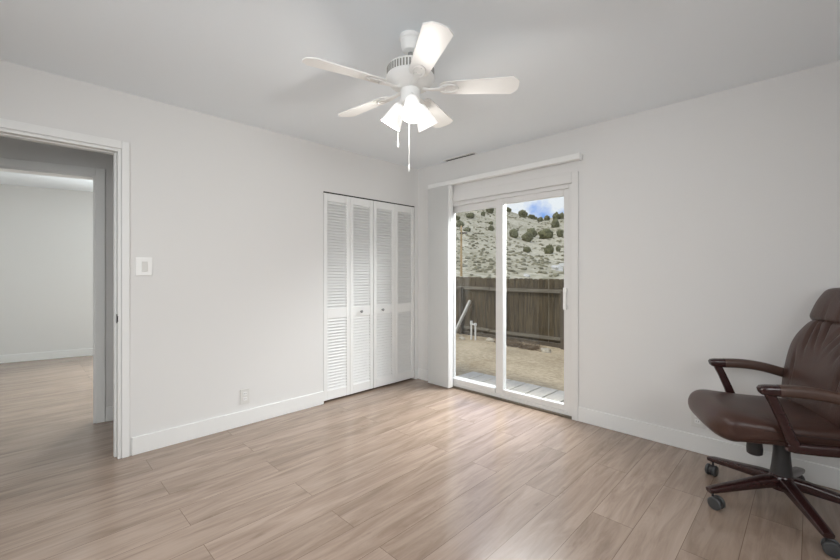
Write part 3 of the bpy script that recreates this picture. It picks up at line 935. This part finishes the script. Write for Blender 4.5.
        add_lathe(bm, [(0.006, 0.03), (0.006, 0.084), (0.010, 0.086)], 12, Matrix.Translation((p.x, p.y, 0)))
        add_tube(bm, [cc - ax * 0.008, cc + ax * 0.008], 0.028, 20)
        cs = obj('caster', bm, M['blackplastic'], leg, 45)
        for q in (-1, 1):
            bm = BM()
            mxw = Matrix.Translation(cc + ax * (0.010 * q)) @ (ax * q).to_track_quat('Z', 'Y').to_matrix().to_4x4()
            add_lathe(bm, [(0.028, 0.0), (0.0325, 0.003), (0.0325, 0.012), (0.029, 0.016), (0.016, 0.018), (0.004, 0.0182)], 28, mxw)
            obj('caster_wheel', bm, M['greywheel'], cs, 40)
    return c
office_chair()

# ------------------------------------------------------------------ outside: yard
def ground_z(x, y):
    t = max(0.0, min(1.0, (y - 1.0) / 4.5))
    z = -0.26 - 0.36 * t
    return z + 0.025 * noise.noise(Vector((x * 0.8, y * 0.8, 0.3))) + 0.012 * noise.noise(Vector((x * 3, y * 3, 1.3)))
bm = BM()
NX, NY = 90, 60
gx0, gx1, gy0, gy1 = -12.0, 7.0, 0.13, 8.5
grid = [[bm.verts.new((gx0 + (gx1 - gx0) * i / NX, gy0 + (gy1 - gy0) * (j / NY), ground_z(gx0 + (gx1 - gx0) * i / NX, gy0 + (gy1 - gy0) * j / NY))) for i in range(NX + 1)] for j in range(NY + 1)]
for j in range(NY):
    for i in range(NX):
        bm.faces.new((grid[j][i], grid[j][i + 1], grid[j + 1][i + 1], grid[j + 1][i]))
tag(obj('ground', bm, M['dirt'], None, 180), 'bare tan dirt yard outside the sliding door', 'ground', None, 'structure')

dk = thing('wooden_deck', 'low grey board step deck outside the sliding door', 'deck', (0, 0, 0))
bm = BM()
x = -0.03
xs = []
while x < 2.75:
    xs.append(x); x += 0.207
for x in xs: add_box(bm, (x, 0.135, -0.152), (x + 0.193, 1.105, -0.12), 0.004)
obj('boards', bm, M['deck'], dk)
bm = BM()
for y in (0.2, 0.62, 1.04): add_box(bm, (xs[0] + 0.02, y - 0.02, -0.33), (xs[-1] + 0.18, y + 0.02, -0.152))
obj('joists', bm, M['post'], dk)

FY = 6.10
fn = thing('wooden_fence', 'weathered grey brown board fence across the back of the yard', 'fence', (-2.5, FY, -0.62))
def FB(x, y, z): return (x + 2.5, y - FY, z + 0.62)
bm = BM()
rnd = random.Random(3)
x = -8.2
while x < 3.4:
    w = 0.138 + rnd.uniform(-0.004, 0.004)
    top = 1.085 + rnd.uniform(-0.016, 0.016) - (x + 2.5) * 0.012
    dy = rnd.uniform(0, 0.012)
    c = 0.022
    out = [(x, -0.52), (x + w, -0.52), (x + w, top - c), (x + w - c, top), (x + c, top), (x, top - c)]
    mx = Matrix(((1, 0, 0, 2.5), (0, 0, -1, 0.045 + dy), (0, 1, 0, 0.62), (0, 0, 0, 1)))
    add_prism(bm, out, -0.018, 0.0, mx)
    x += w + rnd.choice((0.002, 0.004, 0.004, 0.010))
obj('boards', bm, M['fence'], fn)
for z, hh in ((0.775, 0.045), (-0.405, 0.040)):
    bm = BM()
    for xa, xb, dz in ((-8.2, -5.7, 0.03), (-5.68, -3.22, 0.015), (-3.2, -0.86, 0.0), (-0.84, 3.4, -0.015)):
        add_box(bm, FB(xa, FY - 0.02, z - hh + dz), FB(xb, FY + 0.026, z + hh + dz), 0.004)
    obj('rail', bm, M['rail'], fn)
for xp in (-8.1, -5.68, -4.20, -2.72, -1.02, 0.9, 2.8):
    bm = BM(); add_box(bm, FB(xp - 0.045, FY - 0.11, -0.72), FB(xp + 0.045, FY - 0.021, 0.80), 0.006)
    obj('post', bm, M['post'], fn)
bm = BM(); add_box(bm, FB(-8.2, FY + 0.012, -0.72), FB(3.4, FY + 0.028, -0.521), 0.003)
kb = obj('kickboard', bm, M['post'], fn)

# things lying about the yard
lb = BM()
add_box(lb, (-0.028, -0.045, 0.0), (0.028, 0.045, 1.18), 0.004, Matrix.Translation((-4.16, 5.62, ground_z(-4.16, 5.62) - 0.02)) @ Matrix.Rotation(R(17), 4, 'Y') @ Matrix.Rotation(R(-20), 4, 'X'))
tag(obj('leaning_board', lb, M['board']), 'pale narrow board leaning against the fence at left', 'board')
wp = thing('water_riser', 'pair of white pipes standing in the dirt before the fence', 'pipe', (-3.36, 5.55, ground_z(-3.36, 5.55)))
for i, (dx, hgt) in enumerate(((-0.075, 0.52), (0.065, 0.47))):
    bm = BM()
    add_tube(bm, [(dx, 0, -0.04), (dx, 0, hgt)], 0.024, 14)
    add_lathe(bm, [(0.036, hgt - 0.07), (0.036, hgt)], 14, Matrix.Translation((dx, 0, 0)))
    obj('pipe', bm, M['pvc'], wp, 40)
bm = BM(); add_tube(bm, [(-0.11, 0, 0.44), (0.10, 0, 0.42)], 0.022, 12); obj('cross_pipe', bm, M['pvc'], wp, 40)

rk = [(-4.45, 5.35, 0.15, 'largest pale rock in the yard, beside the leaning board'), (-2.85, 5.60, 0.09, 'pale rock left of the brush heap below the fence'),
      (-1.12, 5.35, 0.10, 'pale rock by the fence post near the door jamb'), (-2.0, 2.85, 0.055, 'small dirt clod in the middle of the yard'),
      (-3.60, 5.35, 0.07, 'small pale rock just left of the white pipes')]
for i, (x, y, s, lab) in enumerate(rk):
    bm = BM(); add_blob(bm, (0, 0, s * 0.3), s * 1.2, s, s * 0.75, 3, 0.5, 1.4, i * 3.1)
    o = obj('rock', bm, M['rock'], None, 40); o.location = (x, y, ground_z(x, y)); tag(o, lab, 'rock', 'rocks in the yard')
bm = BM()
rnd = random.Random(11)
for i in range(260):
    x = max(-2.35, min(-1.45, rnd.gauss(-1.95, 0.4))); y = rnd.uniform(5.2, 5.62)
    l = rnd.uniform(0.10, 0.32); a = rnd.uniform(0, PI); e = rnd.uniform(-0.1, 0.55)
    z = ground_z(x, y) + rnd.uniform(0, 0.04)
    p = Vector((x, y, z)); q = p + Vector((math.cos(a) * math.cos(e), math.sin(a) * math.cos(e), math.sin(e))) * l
    add_tube(bm, [p, (p + q) / 2 + Vector((0, 0, 0.015)), q], 0.006, 5)
tag(obj('dry_brush', bm, M['twig']), 'heap of dry twigs and weeds below the right part of the fence', 'brush', None, 'stuff')

# ------------------------------------------------------------------ outside: the hillside
AX = Vector((-math.sin(YAW), math.cos(YAW), 0)); RT = Vector((math.cos(YAW), math.sin(YAW), 0))
O0 = Vector((3.295, -3.308, 0))
def ridge(v):
    pts = [(-60, 34), (-5, 31), (11, 28.0), (20, 26.0), (30, 23.3), (35.3, 21.6), (40.6, 19.9), (45.2, 20.1), (50.5, 21.0), (70, 23), (120, 25)]
    if v <= pts[0][0]: return pts[0][1]
    for (a, ya), (b, yb) in zip(pts, pts[1:]):
        if v <= b: return ya + (yb - ya) * (v - a) / (b - a)
    return pts[-1][1]
U0, U1 = 15.5, 140.0
def hill_z(u, v):
    p = O0 + AX * u + RT * v
    t = (u - U0) / (U1 - U0)
    if t <= 0: z = -0.62
    elif t <= 1: z = -0.62 + (ridge(v * 140 / max(u, 40)) + 0.62) * (t - 0.03 * math.sin(2 * PI * t))
    else: z = ridge(v * 140 / max(u, 40)) - (u - U1) * 0.10
    k = max(0, min(1, t * 6))
    z += k * (0.5 * noise.noise(Vector((p.x * 0.06, p.y * 0.06, 2))) + 0.12 * noise.noise(Vector((p.x * 0.35, p.y * 0.35, 5))))
    return z
def hill_pt(u, v):
    p = O0 + AX * u + RT * v
    return Vector((p.x, p.y, hill_z(u, v)))
bm = BM()
us = [11.5 + i * 1.0 for i in range(30)] + [41.5 + i * 2.2 for i in range(1, 62)]
vs_ = [-30 + j * 1.4 for j in range(80)]
rows = [[bm.verts.new(hill_pt(u, v) - Vector((0, 0, 0.06 if u < 16 else 0))) for v in vs_] for u in us]
for a, b in zip(rows, rows[1:]):
    for j in range(len(vs_) - 1):
        bm.faces.new((a[j], a[j + 1], b[j + 1], b[j]))
tag(obj('hillside', bm, M['hill'], None, 180), 'dry pale hillside rising behind the fence', 'hill', None, 'structure')

SHRUBS = [
    (62.0, 5.78, 1.05, 0.78, 'small juniper highest at the left edge of the left glass panel'),
    (54.8, 5.52, 1.23, 1.02, 'dark juniper just above the top of the utility pole'),
    (68.0, 8.57, 1.34, 1.06, 'juniper high on the slope right of the utility pole'),
    (77.2, 12.27, 0.87, 0.96, 'small round juniper high in the left glass panel beside the largest one there'),
    (87.2, 15.40, 1.72, 1.63, 'largest juniper at the top right of the left glass panel'),
    (65.8, 11.77, 0.74, 0.61, 'upper small juniper of the pair beside the middle stile'),
    (57.8, 10.34, 0.82, 0.89, 'lower juniper of the pair beside the middle stile'),
    (50.8, 6.01, 1.01, 0.64, 'flat juniper beside the top of the utility pole'),
    (56.5, 13.39, 1.28, 1.41, 'round juniper just right of the middle stile'),
    (64.5, 18.21, 1.64, 1.61, 'juniper at the upper middle of the right panel cluster'),
    (55.2, 14.90, 1.56, 1.38, 'juniper lowest in the cluster in the middle of the right panel'),
    (61.8, 19.61, 2.26, 1.73, 'broadest juniper on the slope in the right glass panel'),
    (60.8, 21.44, 1.03, 1.33, 'juniper near the right edge beside the broadest one'),
    (43.0, 11.60, 0.85, 0.67, 'lone low juniper above the fence left of centre in the right panel'),
    (43.2, 14.06, 0.97, 1.21, 'dark juniper low on the slope below the broadest one'),
    (45.2, 15.74, 0.52, 0.71, 'small juniper low at the right edge of the right glass panel'),
    (96.8, 29.27, 1.37, 1.20, 'small juniper alone just below the lowest part of the skyline'),
    (78.0, 26.54, 1.55, 1.94, 'dark juniper high on the right below the skyline'),
    (111.2, 24.68, 1.88, 1.39, 'leftmost juniper on the skyline against the white cloud'),
    (103.2, 26.81, 2.33, 2.25, 'tallest juniper on the skyline'),
    (115.5, 32.32, 2.28, 1.43, 'low broad juniper on the skyline right of the tallest one'),
    (120.0, 34.79, 1.36, 1.12, 'smallest juniper in the dip of the skyline'),
    (101.0, 30.81, 1.14, 1.26, 'round juniper just right of the skyline dip'),
    (105.2, 33.69, 1.49, 1.63, 'juniper on the skyline under the blue sky'),
    (103.0, 35.31, 1.75, 2.25, 'dark juniper on the right part of the skyline'),
    (103.0, 36.87, 1.46, 1.93, 'rightmost juniper on the skyline beside the door frame'),
]
def taken(u, v):
    if any((u - a) ** 2 + (v - b) ** 2 < 0.7 for a, b in ((24.6, 6.6), (28.2, 9.75), (31.2, 11.2))): return True
    return any((u - a) ** 2 + (v - b) ** 2 < (w * 0.7 + 0.3) ** 2 for a, b, w, h, l in SHRUBS) or (u - 24) ** 2 + (v - 2.5) ** 2 < 0.5
rnd = random.Random(5)
bm = BM()
for i in range(4600):
    u = 17 + (rnd.random() ** 1.5) * 95
    v = u * rnd.uniform(-0.15, 0.75)
    if taken(u, v) or (u > 52 and rnd.random() < 0.55): continue
    p = hill_pt(u, v)
    s = rnd.uniform(0.05, 0.17) * (0.75 + u / 90)
    add_blob(bm, (p.x, p.y, p.z + s * 0.25), s * rnd.uniform(0.8, 1.5), s * rnd.uniform(0.8, 1.5), s * 0.62, 1, 0.5, 1.7, i * 0.37)
tag(obj('sagebrush', bm, M['sage'], None, 180), 'low grey green sagebrush scattered over the hillside', 'sagebrush', None, 'stuff')
def shrub(u, v, w, h, lab, seed, grp='junipers on the hillside'):
    p = hill_pt(u, v)
    r = random.Random(seed)
    bm = BM()
    add_blob(bm, (0, 0, h * 0.42), w * 0.40, w * 0.40, h * 0.50, 3, 0.55, 2.6, seed * 1.3)
    for k in range(6):
        a = k * PI / 3 + r.uniform(-0.4, 0.4)
        add_blob(bm, (math.cos(a) * w * 0.27, math.sin(a) * w * 0.27, h * r.uniform(0.25, 0.62)), w * 0.24, w * 0.24, h * 0.28, 3, 0.6, 3.0, seed + k * 2.7)
    o = obj('juniper_shrub', bm, M['juniper'], None, 180)
    o.location = (p.x, p.y, p.z - h * 0.06)
    return tag(o, lab, 'shrub', grp)
for i, (u, v, w, h, lab) in enumerate(SHRUBS): shrub(u, v, w, h, lab, 20 + i)

for i, (u, v, r_, lab) in enumerate(((24.6, 6.6, 0.16, 'small white boulder just above the fence near the middle of the right panel'),
                                (28.2, 9.75, 0.30, 'large white boulder above the fence near the right door stile'),
                                (31.2, 11.2, 0.24, 'white boulder higher up the slope at the right edge of the view'))):
    bm = BM(); add_blob(bm, (0, 0, r_ * 0.3), r_ * 1.4, r_ * 1.2, r_ * 0.8, 3, 0.5, 1.4, 40 + i * 2.3)
    o = obj('boulder', bm, M['stone'], None, 40); o.location = hill_pt(u, v); tag(o, lab, 'boulder', 'boulders on the lower hillside')
pp = thing('utility_pole', 'thin tan wooden utility pole on the hillside', 'pole', hill_pt(24.0, 2.50))
bm = BM(); add_lathe(bm, [(0.070, -0.15), (0.055, 3.05)], 14); obj('pole', bm, M['pole'], pp, 40)
bm = BM(); add_box(bm, (-0.10, -0.05, 2.55), (0.36, 0.05, 2.65), 0.01, Matrix.Rotation(YAW, 4, 'Z')); obj('crossarm', bm, M['post'], pp)
